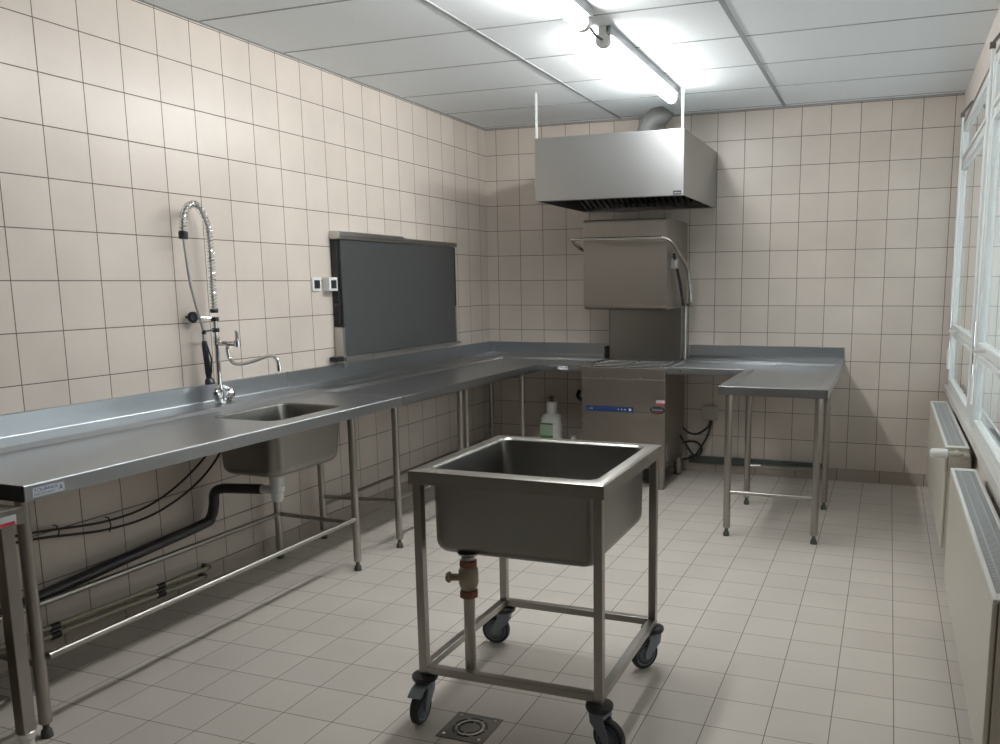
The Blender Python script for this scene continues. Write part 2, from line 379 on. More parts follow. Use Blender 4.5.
# ------------------------------------------------------------------ extractor hood
HX0, HX1, HY0, HZ0, HZ1 = 0.885, 1.893, -1.075, 2.007, 2.412
r = thing('extractor_hood', 'stainless steel box extractor hood above the dishwasher on the back wall', 'extractor hood', (1.4, -.53, HZ0))
b = MB(); t = .004
b.box(HX0, HX1, HY0, HY0+t, HZ0, HZ1, .0015); b.box(HX0, HX0+t, HY0+t, -.001, HZ0, HZ1); b.box(HX1-t, HX1, HY0+t, -.001, HZ0, HZ1)
b.box(HX0+t, HX1-t, HY0+t, -.001, HZ1-t, HZ1); b.box(HX0+t, HX1-t, -.006, -.001, HZ0, HZ1-t)
b.build('canopy', M_hood, r)
for q in ((HY0+t, HY0+.05), (-.10, -.006)): MB().box(HX0+t, HX1-t, q[0], q[1], HZ0, HZ0+.004).build('gutter', M_hood, r)
n = 22
for k in range(n):
    if k == 0: b = MB()
    x = HX0+.03+k*(HX1-HX0-.06)/(n-1)
    b.prism([(HY0+.15, HZ0+.28), (HY0+.17, HZ0+.28), (-.10, HZ0+.03), (-.12, HZ0+.02)], 'x', x-.012, x+.006)
fo = b.build('baffle_filter', M_drain, r)
MB().prism([(HY0+.15, HZ0+.31), (HY0+.16, HZ0+.32), (-.09, HZ0+.06), (-.10, HZ0+.05)], 'x', HX0+t, HX1-t).build('filter_backing', M_black, r)
b = MB().box(1.825, 1.879, HY0-.0012, HY0, 2.012, 2.036); lb = b.build('label_plate', M_black, r)
text('halton', 'lettering', M_swhite, lb, (1.830, HY0-.0013, 2.019), (1, 0, 0), (0, 0, 1), .011, .044)
for x, lab in ((HX0+.012, 'left'), (HX1-.012, 'right')):
    b = MB().box(x-.008, x+.008, HY0+.001, HY0+.007, HZ1-.06, ZC, .001); b.build('hanger_strap', M_white, r)
# flexible duct
pts = bez([(1.40, -.27, HZ1), (1.41, -.27, 2.49), (1.46, -.27, 2.60), (1.54, -.27, 2.66), (1.57, -.27, ZC)], 12)
P2 = []; R2 = []
L = 0
for i in range(len(pts)-1):
    for k in range(4):
        P2.append(pts[i].lerp(pts[i+1], k/4)); R2.append(.072 + .0025*(1 if k % 2 else -1))
MB().tube(P2, R2, 24).build('flexible_duct', M_duct, r, True)

# ------------------------------------------------------------------ dishwasher
DX0, DX1, DY0 = 1.080, 1.700, -.725
r = thing('dishwasher', 'stainless steel hood-type dishwasher with raised hood under the extractor', 'dishwasher', (1.39, -.42, 0))
b = MB(); b.box(DX0+.004, DX1-.004, DY0+.012, -.10, .15, .855, .003); b.build('body', M_steelD, r)
b = MB(); b.box(DX0, DX1, DY0, DY0+.014, .555, .79, .003); p1 = b.build('front_panel', M_steelD, r)
b = MB(); b.box(DX0, DX1, DY0, DY0+.014, .16, .55, .003); b.build('service_panel', M_steelD, r)
b = MB(); b.box(DX0, DX1, DY0-.004, DY0+.014, .794, .872, .004); b.build('top_front_rail', M_steelD, r)
# tub rim and rack guides
b = MB()
b.box(DX0, DX0+.03, DY0+.014, -.12, .855, .878, .002); b.box(DX1-.03, DX1, DY0+.014, -.12, .855, .878, .002); b.box(DX0+.03, DX1-.03, -.15, -.12, .855, .878)
b.build('tub_rim', M_steel, r)
MB().box(DX0+.035, DX1-.035, DY0+.04, -.16, .853, .857).build('tub_opening_shade', M_black, r)  # black sheet on the solid body, painted shade of the tub inside
b = MB()
for y in (-.66, -.56, -.46, -.36, -.26): b.tube([(DX0+.03, y, .874), (DX1-.03, y, .874)], .004, 8)
for x in (DX0+.06, DX1-.06, 1.39): b.tube([(x, DY0+.03, .881), (x, -.16, .881)], .005, 8)
b.build('rack_guide', M_chrome, r, True)
b = MB(); b.box(DX0+.03, DX1-.03, -.13, -.06, .86, 1.34, .002); b.build('back_panel', M_steel, r)
for x in (DX0+.018, DX1-.008):
    MB().tube([(x, -.10, .86), (x, -.10, 1.42)], .012, 12).build('guide_post', M_tube, r, True)
# hood
hx0, hx1, hy0, hy1, hz0, hz1 = 1.098, 1.702, -.725, -.10, 1.28, 1.90
b = MB()
prof = [(hy0, hz0+.03), (hy0+.006, hz0+.012), (hy0+.02, hz0), (hy1, hz0), (hy1, hz1-.0), (hy0+.03, hz1), (hy0+.004, hz1-.004), (hy0, hz1-.015)]
b.prism(prof, 'x', hx0, hx1); bmesh.ops.bevel(b.b, geom=b.b.edges[:], offset=.004, segments=2, affect='EDGES')
hd = b.build('wash_hood', M_steelD, r)
subbuild(MB().box(hx0+.02, hx1-.02, hy0+.03, hy1-.02, hz0-.002, hz0+.001), 'hood_opening_shade', M_black, hd)  # black sheet below the solid hood, painted shade of its inside
subbuild(MB().box(hx1, hx1+.002, hy0+.3, hy1-.02, hz0+.02, hz1-.14), 'side_plate', M_steelD, hd)
# lifting handle bar, bent round the hood
hp = [(1.125, -.60, 1.665), (1.075, -.70, 1.70), (1.052, -.80, 1.750), (1.085, -.825, 1.762), (1.40, -.825, 1.762), (1.66, -.825, 1.762), (1.715, -.815, 1.757),
      (1.748, -.74, 1.722), (1.752, -.52, 1.645), (1.752, -.33, 1.575), (1.752, -.27, 1.53), (1.752, -.20, 1.40), (1.752, -.17, 1.31)]
MB().tube(bez(hp, 6), .0115, 12).build('lift_handle', M_chrome2, r, True)
b = MB(); b.tube([(1.735, -.655, 1.655), (1.735, -.60, 1.60), (1.735, -.46, 1.46), (1.735, -.36, 1.30)], .011, 8)
b.build('lever_arm', M_blackp, r, True)
b = MB().lathe([(.028, 0), (.028, .03), (.018, .036)], (1.703, -.58, 1.60), axis=(1, 0, 0)); b.box(1.703, 1.745, -.63, -.55, 1.56, 1.63, .004); b.build('pivot_block', M_alu, r)
b = MB(); b.box(1.742, 1.762, -.20, -.12, 1.28, 1.32, .003); b.tube([(1.752, -.15, 1.30), (1.715, -.11, 1.30)], .012, 8); b.build('handle_bracket', M_steelD, r)
# control strip, badges
b = MB(); b.box(1.112, 1.470, DY0-.003, DY0, .545+.01, .580+.01, .001); cp = b.build('control_strip', M_blue, r)
text('L 00', 'display_digits', M_swhite, cp, (1.135, DY0-.0035, .566), (1, 0, 0), (0, 0, 1), .013)
bb = MB()
for x, q in ((1.36, .005), (1.385, .005), (1.41, .005), (1.445, .010)): subbuild(MB().cyl((x, DY0-.0045, .572), (x, DY0-.003, .572), q), 'button', M_swhite, cp)
b = MB(); b.loft([[(1.645+.056*math.cos(a), y, .578+.027*math.sin(a)) for a in [2*PI*k/32 for k in range(32)]] for y in (DY0, DY0-.003)], True, True)
bd = b.build('oval_badge', M_black, r); plabel(bd, 'black oval badge')
subbuild(MB().loft([[(1.645+.050*math.cos(a), y, .578+.022*math.sin(a)) for a in [2*PI*k/32 for k in range(32)]] for y in (DY0-.003, DY0-.0036)], True, True), 'badge_face', M_tyre, bd)
text('Comenda', 'lettering', M_swhite, bd, (1.606, DY0-.0042, .574), (1, 0, 0), (0, 0, 1), .015, .078)
subbuild(MB().box(1.625, 1.665, DY0-.0042, DY0-.0036, .560, .566), 'badge_line', M_red, bd)
b = MB(); b.box(1.636, 1.700, DY0-.001, DY0-.0002, .628, .648); st = b.build('sticker', M_swhite, r); plabel(st, 'small white and red sticker')
subbuild(MB().box(1.636, 1.700, DY0-.001, DY0-.0002, .618, .628), 'sticker_band', M_red, st)
text('Dihr', 'lettering', M_red, st, (1.645, DY0-.0014, .632), (1, 0, 0), (0, 0, 1), .012, .04)
b = MB()
for x, z in ((1.085+.14, .80), (1.52, .80), (1.092, .715), (1.09, .50), (1.09, .46), (1.69, .70), (1.69, .44)): MB().cyl((x, DY0-.007 if z >= .8 else DY0-.003, z), (x, DY0, z), .005, n=12).build('screw', M_chrome, r)
for x, y in ((DX0+.05, DY0+.05), (DX1-.04, DY0+.05), (DX1-.04, -.16), (DX0+.05, -.16)):
    MB().lathe([(.030, .155), (.030, .06), (.024, .055), (.024, .01), (.030, .006), (.030, 0)], (x, y, 0)).build('foot', M_steel, r, True)
b = MB().box(DX1-.006, DX1+.001, -.66, -.58, .20, .33, .001); b.build('rating_plate', M_alu, r)
b = MB().box(DX0+.1, DX1-.1, -.6, -.14, .05, .15, .01); b.build('sump', M_black, r)

# ------------------------------------------------------------------ steel counters
ZT, ZA = 0.880, 0.830
def leg(x, y, r, ztop=.835, rad=.0195, lab='leg', m=None):
    o = MB().lathe([(rad-.002, ztop), (rad, ztop-.001), (rad, .052), (rad-.003, .048)], (x, y, 0), 20).build('leg', m or M_tube, r, True)
    subbuild(MB().lathe([(.010, .052), (.010, .032), (.016, .024), (.019, .006), (.019, 0)], (x, y, 0), 16), 'foot', M_foot, o, True)
    return o
def rail(p, q, r, rad=.0125): return MB().tube([p, q], rad, 14).build('rail', M_tube, r, True)
# sink counter on the left wall ---------------------------------------
YN, YS = -4.715, -2.60
r = thing('sink_counter', 'long stainless steel counter with sunken sink along the left tiled wall', 'counter', (.4, -3.65, 0))
sx0, sx1, sy0, sy1 = .295, .660, -3.50, -2.985
b = MB(); X0, X1 = .205, .745
bm = b.b
outer = [(X0, YN), (X1, YN), (X1, YS), (X0, YS)]
hole = [(p[0], p[1]) for p in rrect(sx0, sx1, sy0, sy1, .06, 0)]
ov = [bm.verts.new((x, y, ZT)) for x, y in outer]; hv = [bm.verts.new((x, y, ZT)) for x, y in hole]
es = [bm.edges.new((ov[i], ov[(i+1) % 4])) for i in range(4)] + [bm.edges.new((hv[i], hv[(i+1) % len(hv)])) for i in range(len(hv))]
bmesh.ops.triangle_fill(bm, edges=es, use_beauty=True)
b.build('worktop', M_steelT, r)
b = MB(); b.prism([(X1-.002, ZT-.0005), (X1+.0005, ZT-.0005), (X1+.004, ZT-.004), (X1+.004, ZA), (X1-.03, ZA), (X1-.03, ZA+.003), (X1-.002, ZA+.003)], 'y', YN, YS); fr = b.build('front_edge', M_steelT, r)
b = MB(); b.box(.02, X1-.002, YN-.004, YN, ZA, ZT-.001); pe = b.build('shaded_end_edge', M_black, r); plabel(pe, 'end edge with its shade painted black')  # steel end face, its shade and dark reflection put in as black
MB().box(.03, X1-.03, YN+.01, YS-.01, ZT-.018, ZT-.003).b.free()
b = MB(); b.prism([(.210, ZT), (.205, ZT+.001), (.190, ZT+.015), (.185, ZT+.017), (.018, ZT+.020), (.0155, ZT+.024), (.013, .985), (.002, .987), (.002, ZT-.04), (.210, ZT-.02)], 'y', YN, YS)
b.build('backsplash', M_steelT, r)
# basin
def basin(x0, x1, y0, y1, zt, zb, cr, name, m, parent, taper=.018, thick=.0015):
    R = [rrect(x0, x1, y0, y1, cr, zt)]
    R.append(rrect(x0+.002, x1-.002, y0+.002, y1-.002, cr, zt-.008))
    f = .045
    R.append(rrect(x0+taper, x1-taper, y0+taper, y1-taper, cr, zb+f))
    for k in range(1, 6):
        a = PI/2*k/5; ii = taper+f*(1-math.cos(a)); R.append(rrect(x0+ii, x1-ii, y0+ii, y1-ii, max(cr-f*(1-math.cos(a))*.6, .02), zb+f*(1-math.sin(a))))
    o = MB().loft(R, False, True).build(name, m, parent, True); sm = o.modifiers.new('solid', 'SOLIDIFY'); sm.thickness = thick; sm.offset = -1 if False else 1
    return o
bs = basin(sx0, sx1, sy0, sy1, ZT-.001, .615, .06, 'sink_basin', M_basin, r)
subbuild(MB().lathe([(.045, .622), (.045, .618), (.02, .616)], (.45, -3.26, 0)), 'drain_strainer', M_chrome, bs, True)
leg(.60, -4.62, r); leg(.615, -2.88, r); leg(.10, -4.60, r); leg(.10, -2.85, r)
rail((.618, -4.60, .275), (.618, -2.90, .275), r); rail((.10, -2.85, .25), (.60, -2.88, .25), r, .011); rail((.10, -4.60, .25), (.10, -2.87, .245), r); rail((.11, -4.6, .25), (.59, -4.62, .25), r, .011)
b = MB().box(X1+.004, X1+.0046, -4.69, -4.585, .838, .866); st = b.build('sticker', M_swhite, r); plabel(st, 'white and blue sticker on the front edge')
text('TOURNUS', 'lettering', M_sblue, st, (X1+.0047, -4.686, .853), (0, 1, 0), (0, 0, 1), .010, .078)
text('EQUIPEMENT', 'lettering', M_sblue, st, (X1+.0047, -4.686, .842), (0, 1, 0), (0, 0, 1), .006, .070)
text('A', 'emblem', M_sblue, st, (X1+.0047, -4.604, .843), (0, 1, 0), (0, 0, 1), .017, .014)
# trap and waste
wp = thing('drain_trap', 'white plastic bottle trap hanging under the wall sink', 'drain trap', (.45, -3.26, .45))
MB().cyl((.45, -3.26, .613), (.45, -3.26, .58), .022).build('tailpiece', M_whitep, wp, True)
MB().lathe([(.030, .585), (.033, .575), (.033, .53), (.036, .528), (.036, .50), (.031, .495), (.028, .46), (.018, .447)], (.45, -3.26, 0)).build('bottle', M_whitep, wp, True)
MB().cyl((.45, -3.26, .503), (.36, -3.27, .503), .021).build('side_outlet', M_whitep, wp, True)
tag(MB().tube(bez([(.37, -3.27, .503), (.25, -3.275, .498), (.13, -3.275, .488), (.085, -3.275, .46), (.075, -3.275, .40), (.07, -3.295, .345), (.065, -3.36, .320), (.06, -3.9, .283), (.055, -4.5, .235)], 8), .0245, 14).build('waste_pipe', M_pipe, None, True),
    'black plastic waste pipe running from the sink trap along the left wall', 'pipe')
for i, (za, zb, ye, lab) in enumerate([(.135, .095, -3.33, 'upper'), (.10, .058, -3.36, 'lower')]):
    hp = thing('heating_pipe', lab+' of the two parallel olive pipes low on the left wall', 'pipe', (.06, -4.0, .1), 'olive pipes low on the left wall')
    MB().tube([(.06, -4.68, za), (.06, -4.0, (za+zb)/2+.003), (.06, ye, zb)], .0105, 12).build('pipe', M_oldpipe, hp, True)
    for y in (-4.15, -3.62): MB().tube([(.06, y-.02, za+(zb-za)*(y+4.68)/1.33), (.06, y+.02, za+(zb-za)*(y+4.68)/1.33)], .0145, 10).build('clamp', M_black, hp)
    MB().tube(bez([(.06, ye-.01, zb), (.05, ye+.02, zb), (.005, ye+.03, zb)], 5), .0115, 10).build('elbow', M_drain, hp, True)
# cables tied in a bundle
for k, (dy, dz, lab, pp) in enumerate([
    (0, 0, 'dark cable of the sink bundle taking the upper path under the left counter', [(.02, -4.62, .545), (.03, -4.2, .515), (.03, -3.85, .47), (.03, -3.60, .485), (.04, -3.38, .575), (.05, -3.20, .71), (.05, -3.12, .86)]),
    (0, 0, 'dark cable of the sink bundle sagging lowest under the left counter', [(.02, -4.62, .515), (.035, -4.2, .49), (.035, -3.85, .435), (.035, -3.58, .44), (.045, -3.33, .53), (.05, -3.16, .67), (.055, -3.08, .86)])]):
    tag(MB().tube(bez(pp, 8), .0055, 8).build('cable', M_cable, None, True), lab, 'cable')
for y, z, zz, lab in ((-4.08, .478, .505, 'black tie on the cable bundle nearest the near counter leg'), (-3.84, .43, .475, 'black tie on the cable bundle farther from the near counter leg')):
    b = MB().tube([(.04, y, z-.008), (.045, y+.004, (z+zz)/2), (.04, y, zz+.01), (.022, y, zz+.012)], .003, 6)
    tag(b.build('cable_tie', M_black), lab, 'cable tie', 'ties on the cable bundle')

# corner counter (L along left and back wall), dished -------------------
def dished(outer, inner, zt, zd, m, parent, name='worktop'):
    b = MB(); bm = b.b
    o1 = [bm.verts.new((x, y, zt)) for x, y in outer]; i1 = [bm.verts.new((x, y, zt)) for x, y in inner]
    # dish inset
    n = len(outer); cx = sum(p[0] for p in inner)/n; cy = sum(p[1] for p in inner)/n
    def inset(poly, d):
        out = []
        for k in range(n):
            a, p, c = Vector(poly[k-1]), Vector(poly[k]), Vector(poly[(k+1) % n])
            e1 = (p-a).normalized(); e2 = (c-p).normalized(); n1 = Vector((-e1.y, e1.x)); n2 = Vector((-e2.y, e2.x))
            t = (n1+n2); t = t/(t.dot(n1)); out.append(p+t*d)
        return out
    i2 = [bm.verts.new((p.x, p.y, zd)) for p in inset(inner, .012)]
    for k in range(n):
        j = (k+1) % n
        bm.faces.new((o1[k], o1[j], i1[j], i1[k])); bm.faces.new((i1[k], i1[j], i2[j], i2[k]))
    bm.faces.new(i2); bm.normal_update()
    bmesh.ops.triangulate(bm, faces=[f for f in bm.faces if len(f.verts) > 4])
    return b.build(name, m, parent)
def apron(poly, r, m, za=ZA, zt=ZT-.001, name='front_edge', w=.004):
    """vertical folded edge along the open path 'poly' (outer line), inner side to the left"""
    b = MB()
    for (x0, y0), (x1, y1) in zip(poly, poly[1:]):
        d = Vector((x1-x0, y1-y0)).normalized(); nn = Vector((-d.y, d.x))
        q = [(x0, y0), (x1, y1), (x1+nn.x*w, y1+nn.y*w), (x0+nn.x*w, y0+nn.y*w)]
        b.prism(q, 'z', za, zt)
        q = [(x0, y0), (x1, y1), (x1+nn.x*.03, y1+nn.y*.03), (x0+nn.x*.03, y0+nn.y*.03)]
        b.prism(q, 'z', za, za+.003)
    pts = [(x, y) for x, y in poly]
    for (xa, ya), (xb, yb) in zip(pts, pts[1:]):
        d = Vector((xb-xa, yb-ya)).normalized(); nn = Vector((-d.y, d.x))*.0012
        b.tube([(xa+nn.x, ya+nn.y, zt-.001), (xb+nn.x, yb+nn.y, zt-.001)], .0022, 8)
    return b.build(name, m, r)
r = thing('corner_counter', 'stainless steel corner counter with sunken top between sink counter and dishwasher', 'counter', (.4, -1.2, 0))
YI = -.70; XE = 1.078
outer = [(.16, YS+.002), (.745, YS+.002), (.745, YI), (XE, YI), (XE, -.13), (.16, -.13)]
inner = [(.20, YS+.06), (.705, YS+.06), (.705, YI+.045), (XE-.002, YI+.045), (XE-.002, -.17), (.20, -.17)]
dished(outer, inner, ZT, ZT-.018, M_steelT, r)
apron([(.745, YS+.002), (.745, YI), (XE, YI)], r, M_steelT)
MB().prism([(.162, ZT), (.150, ZT+.004), (.135, ZT+.014), (.018, ZT+.016), (.0155, ZT+.020), (.013, .985), (.002, .987), (.002, ZT-.02), (.162, ZT-.012)], 'y', YS+.002, -.002).build('backsplash', M_steelT, r)
b = MB().prism([(-.132, ZT), (-.120, ZT+.004), (-.105, ZT+.014), (-.018, ZT+.016), (-.0155, ZT+.020), (-.013, .985), (-.002, .987), (-.002, ZT-.02), (-.132, ZT-.012)], 'x', .014, XE); b.build('backsplash', M_steelT, r)
MB().box(XE-.012, XE+.012, -.16, -.06, ZT+.004, .975, .004).build('end_stop', M_black, r)
MB().box(.16, .75, YS-.002, YS+.004, ZT, ZT+.0016).build('joint_strip', M_chrome, r)
MB().box(.002, .0165, YS-.002, YS+.004, ZT+.02, .989).build('joint_strip', M_chrome, r)
MB().box(.7488, .7502, YS-.002, YS+.010, ZA, ZT).build('joint_strip', M_chrome, r)
leg(.615, -2.475, r); leg(.10, -2.465, r); leg(.625, -1.735, r); leg(.625, -1.655, r); leg(.10, -.20, r); leg(.66, -.84, r)
rail((.615, -2.46, .285), (.62, -1.75, .285), r); rail((.10, -2.465, .25), (.60, -2.475, .27), r, .011); rail((.10, -2.45, .20), (.10, -.22, .21), r, .011); rail((.625, -1.64, .285), (.10, -.22, .285), r, .010)
b = MB().box(.885, .965, YI-.0008, YI, .842, .868); st = b.build('sticker', M_swhite, r); plabel(st, 'white sticker on the front edge')
text('ELECTROLUX', 'lettering', M_sblue, st, (.890, YI-.0009, .851), (1, 0, 0), (0, 0, 1), .008, .068)
MB().box(.690, .718, YI-.004, YI-.0, .846, .866, .001).build('clip', M_alu, r)

# drying table on the right ---------------------------------------------
r = thing('drying_table', 'stainless steel L-shaped table with raised rim right of the dishwasher', 'table', (2.4, -.8, 0))
TX0, TX1, TY0 = 2.245, 2.848, -1.675
outer = [(DX1+.002, YI), (TX0, YI), (TX0, TY0), (TX1, TY0), (TX1, -.10), (DX1+.002, -.10)]
inner = [(DX1+.004, YI+.04), (TX0+.045, YI+.04), (TX0+.045, TY0+.045), (TX1-.045, TY0+.045), (TX1-.045, -.15), (DX1+.004, -.15)]
dished(outer, inner, ZT, ZT-.016, M_steelT, r)
apron([(DX1+.002, YI), (TX0, YI), (TX0, TY0), (TX1, TY0), (TX1, -.002)], r, M_steelT)
b = MB().prism([(-.102, ZT), (-.092, ZT+.004), (-.080, ZT+.012), (-.035, ZT+.014), (-.018, ZT+.030), (-.013, .988), (-.002, .990), (-.002, ZT-.02), (-.102, ZT-.012)], 'x', DX1+.012, TX1); b.build('backsplash', M_steelT, r)
leg(2.307, -1.655, r, rad=.0205); leg(2.80, -1.655, r, rad=.0205); leg(2.307, -.905, r, rad=.0205); leg(2.80, -.875, r, rad=.0205)
rail((2.32, -1.655, .262), (2.785, -1.655, .262), r); rail((2.32, -.90, .262), (2.785, -.88, .262), r)
b = MB().box(2.125, 2.200, YI-.0008, YI, .850, .872); st = b.build('sticker', M_alu, r); plabel(st, 'silver and blue sticker on the front edge')
text('TOURNUS', 'lettering', M_sblue, st, (2.130, YI-.0010, .856), (1, 0, 0), (0, 0, 1), .010, .064)
MB().cyl((1.80, YI-.003, .857), (1.80, YI, .857), .007, n=12).build('screw', M_chrome, r)

# small side table, cut off at the left edge ---------------------------
r = thing('side_table', 'steel table with square leg at the left photo edge beside the sink counter', 'table', (.45, -5.05, 0))
X0, X1, Y0, Y1, Zt = .12, .785, -5.45, -4.750, .830
R = [rrect(X0, X1, Y0, Y1, .006, Zt-.002), rrect(X0+.004, X1-.004, Y0+.004, Y1-.004, .006, Zt), rrect(X0+.05, X1-.05, Y0+.05, Y1-.05, .02, Zt), rrect(X0+.065, X1-.065, Y0+.065, Y1-.065, .02, Zt-.012)]
MB().loft(R, False, True).build('top', M_steel, r)
b = MB(); t = .003
b.box(X0, X1, Y1-t, Y1, Zt-.05, Zt-.002); b.box(X0, X1, Y0, Y0+t, Zt-.05, Zt-.002); b.box(X0, X0+t, Y0+t, Y1-t, Zt-.05, Zt-.002); b.box(X1-t, X1, Y0+t, Y1-t, Zt-.05, Zt-.002)
b.build('edge', M_steel, r)
for x, y in ((X1-.045, Y1-.035), (X0+.03, Y1-.035), (X1-.045, Y0+.03), (X0+.03, Y0+.03)):
    o = MB().box(x-.02, x+.02, y-.02, y+.02, .130, Zt-.015, .003).build('leg', M_tube, r)
    subbuild(MB().lathe([(.018, .135), (.025, .132), (.025, .112), (.021, .106), (.021, .02), (.028, .012), (.028, 0)], (x, y, 0)), 'foot', M_chrome, o, True)
b = MB().box(X1-.11, X1-.006, Y0, Y0, 0, 0); b.b.free()
b = MB().box(X1, X1+.0008, -4.875, -4.775, Zt-.045, Zt-.017); st = b.build('sticker', M_swhite, r); plabel(st, 'white and red sticker')
subbuild(MB().box(X1+.0008, X1+.0010, -4.875, -4.78, Zt-.045, Zt-.035), 'sticker_band', M_red, st)
MB().box(X0+.04, X1-.06, Y0+.05, Y1-.06, .24, .255, .002).build('shelf', M_steel, r)

# ------------------------------------------------------------------ faucet
fx, fy = .080, -3.185
r = thing('pre_rinse_faucet', 'chrome pre-rinse faucet with tall spring hose and black spray grip by the sink', 'faucet', (fx, fy, .90))
zb = .897
b = MB().lathe([(.030, zb), (.030, zb+.008), (.018, zb+.014), (.016, zb+.045), (.020, zb+.055), (.016, zb+.085), (.0115, zb+.10), (.0115, 1.175), (.015, 1.18), (.015, 1.22), (.0105, 1.225), (.0105, 1.30)], (fx, fy, 0)); b.build('riser', M_chrome, r, True)
for s in (-1, 1):   # two angled tap heads at the base
    q = Vector((fx+.022, fy+s*.048, zb+.055)); b = MB().tube([(fx, fy, zb+.085), tuple(q+Vector((-.008, -s*.008, .012)))], .012, 10)
    b.lathe([(.012, -.012), (.016, -.006), (.017, .004), (.021, .012), (.020, .040), (.015, .050), (.004, .054)], q, 8, axis=(.1, -s*.35, -1))
    b.build('tap_head', M_chrome, r, True)
b = MB().tube(bez([(fx, fy, 1.188), (fx+.055, fy, 1.188), (fx+.125, fy, 1.188)], 4), .012, 12)
b.lathe([(.014, 1.172), (.014, 1.203), (.008, 1.208), (.008, 1.235), (.010, 1.24), (.008, 1.252)], (fx+.125, fy, 0), 14); b.build('mixer_arm', M_chrome, r, True)
b = MB().tube(bez([(fx+.068, fy+.0, 1.180), (fx+.064, fy, 1.155), (fx+.075, fy, 1.112), (fx+.115, fy, 1.090), (fx+.20, fy, 1.102), (fx+.30, fy, 1.132), (fx+.34, fy, 1.130), (fx+.358, fy, 1.110), (fx+.362, fy, 1.080)], 6), .009, 12)
b.cyl((fx+.362, fy, 1.090), (fx+.363, fy, 1.063), .0115); b.build('spout', M_chrome, r, True)
# clips
for z in (1.305, 1.345): MB().lathe([(.017, z-.010), (.019, z-.006), (.019, z+.006), (.017, z+.010)], (fx, fy, 0)).build('collar', M_blackp, r, True)
b = MB().tube([(fx, fy, 1.255), (fx, fy-.055, 1.25), (fx, fy-.072, 1.25)], .005, 8); b.lathe([(.016, 1.242), (.018, 1.248), (.018, 1.258), (.016, 1.262)], (fx, fy, 0)); b.lathe([(.010, 1.236), (.010, 1.256)], (fx, fy-.076, 0)); b.build('hose_hook', M_blackp, r, True)
b = MB().tube([(fx, fy, 1.308), (fx-.025, fy-.05, 1.315), (fx-.04, fy-.085, 1.318)], .004, 8); b.build('wall_stay', M_chrome, r, True)
b = MB().lathe([(.020, 0), (.026, .004), (.026, .014), (.018, .022)], (.035, fy-.098, 1.318), axis=(1, -.3, 0)); b.cyl((.0, fy-.096, 1.318), (.035, fy-.098, 1.318), .008); b.build('wall_knob', M_blackp, r, True)
# hose path: up the riser, over the arc, down to the grip
hp = bez([(fx, fy, 1.34), (fx, fy, 1.45), (fx, fy+.004, 1.60), (fx, fy+.0, 1.72), (fx, fy-.016, 1.775), (fx, fy-.050, 1.828), (fx, fy-.092, 1.838), (fx, fy-.132, 1.812), (fx, fy-.152, 1.765), (fx, fy-.158, 1.705)], 10)
MB().tube(hp, .0085, 10).build('inner_hose', M_alu, r, True)
# spring coil
cum = [0]
for a, c in zip(hp, hp[1:]): cum.append(cum[-1]+(c-a).length)
turns = 46; N = turns*12; coil = []
import bisect
for k in range(N+1):
    s_ = cum[-1]*k/N; i = min(max(bisect.bisect_right(cum, s_)-1, 0), len(hp)-2)
    f = (s_-cum[i])/max(cum[i+1]-cum[i], 1e-6); p = hp[i].lerp(hp[i+1], f); t = (hp[i+1]-hp[i]).normalized()
    a = Vector((1, 0, 0)); c = t.cross(a).normalized(); an = 2*PI*turns*k/N
    coil.append(p + (a*math.cos(an)+c*math.sin(an))*.0165)
MB().tube(coil, .0024, 6).build('spring', M_chrome, r, True)
MB().lathe([(.018, -.018), (.021, -.014), (.021, .014), (.018, .018)], (fx, fy-.158, 1.695), axis=(0, .05, 1)).build('end_collar', M_blackp, r, True)
MB().tube(bez([(fx, fy-.158, 1.69), (fx, fy-.150, 1.60), (fx, fy-.135, 1.47), (fx, fy-.10, 1.33), (fx, fy-.080, 1.26), (fx, fy-.078, 1.20)], 8), .0075, 10).build('spray_hose', M_alu, r, True)
b = MB().tube([(fx, fy-.078, 1.205), (fx, fy-.077, 1.185), (fx, fy-.073, 1.12), (fx, fy-.066, 1.05), (fx, fy-.064, 1.02)], [.010, .014, .013, .015, .012], 14)
b.lathe([(.010, 0), (.020, .012), (.024, .03), (.021, .036)], (fx, fy-.064, 1.03), axis=(.1, 0, -1)); g = b.build('spray_grip', M_blackp, r, True)
subbuild(MB().tube([(fx+.012, fy-.074, 1.18), (fx+.030, fy-.072, 1.12), (fx+.018, fy-.066, 1.05)], .004, 8), 'trigger', M_blackp, g, True)

# ------------------------------------------------------------------ wall panel
r = thing('wall_panel', 'large dark grey panel with aluminium top rail mounted on the left wall', 'panel', (.05, -1.42, 1.02))
PY0, PY1, PZ0, PZ1 = -2.115, -.70, 1.035, 1.735
MB().box(.045, .060, PY0, PY1, PZ0, PZ1, .002).build('board', M_board, r)
b = MB().box(.004, .075, PY0-.03, -1.42, PZ1-.002, PZ1+.045, .004); b.build('top_rail', M_alu, r)
b = MB().box(.004, .068, -1.42, PY1+.045, PZ1+.002, PZ1+.034, .004); b.build('top_rail', M_alu, r)
MB().box(.075, .080, PY0-.02, -1.44, PZ1+.012, PZ1+.018).build('rail_lip', M_steel, r)
MB().box(.004, .044, PY0-.020, PY0+.01, 1.36, PZ1-.004).build('side_strip', M_black, r)
MB().box(.004, .044, PY0-.020, PY0+.01, 1.215, 1.355).build('side_strip', M_black, r)
MB().box(.004, .062, PY0-.026, PY0+.006, 1.03-.03, 1.21, .002).build('side_guide', M_alu, r)
MB().box(.004, .058, PY1, PY1+.022, 1.30, PZ1-.004).build('side_strip', M_black, r)
MB().box(.004, .062, PY1, PY1+.022, PZ0-.01, 1.298, .002).build('side_guide', M_alu, r)
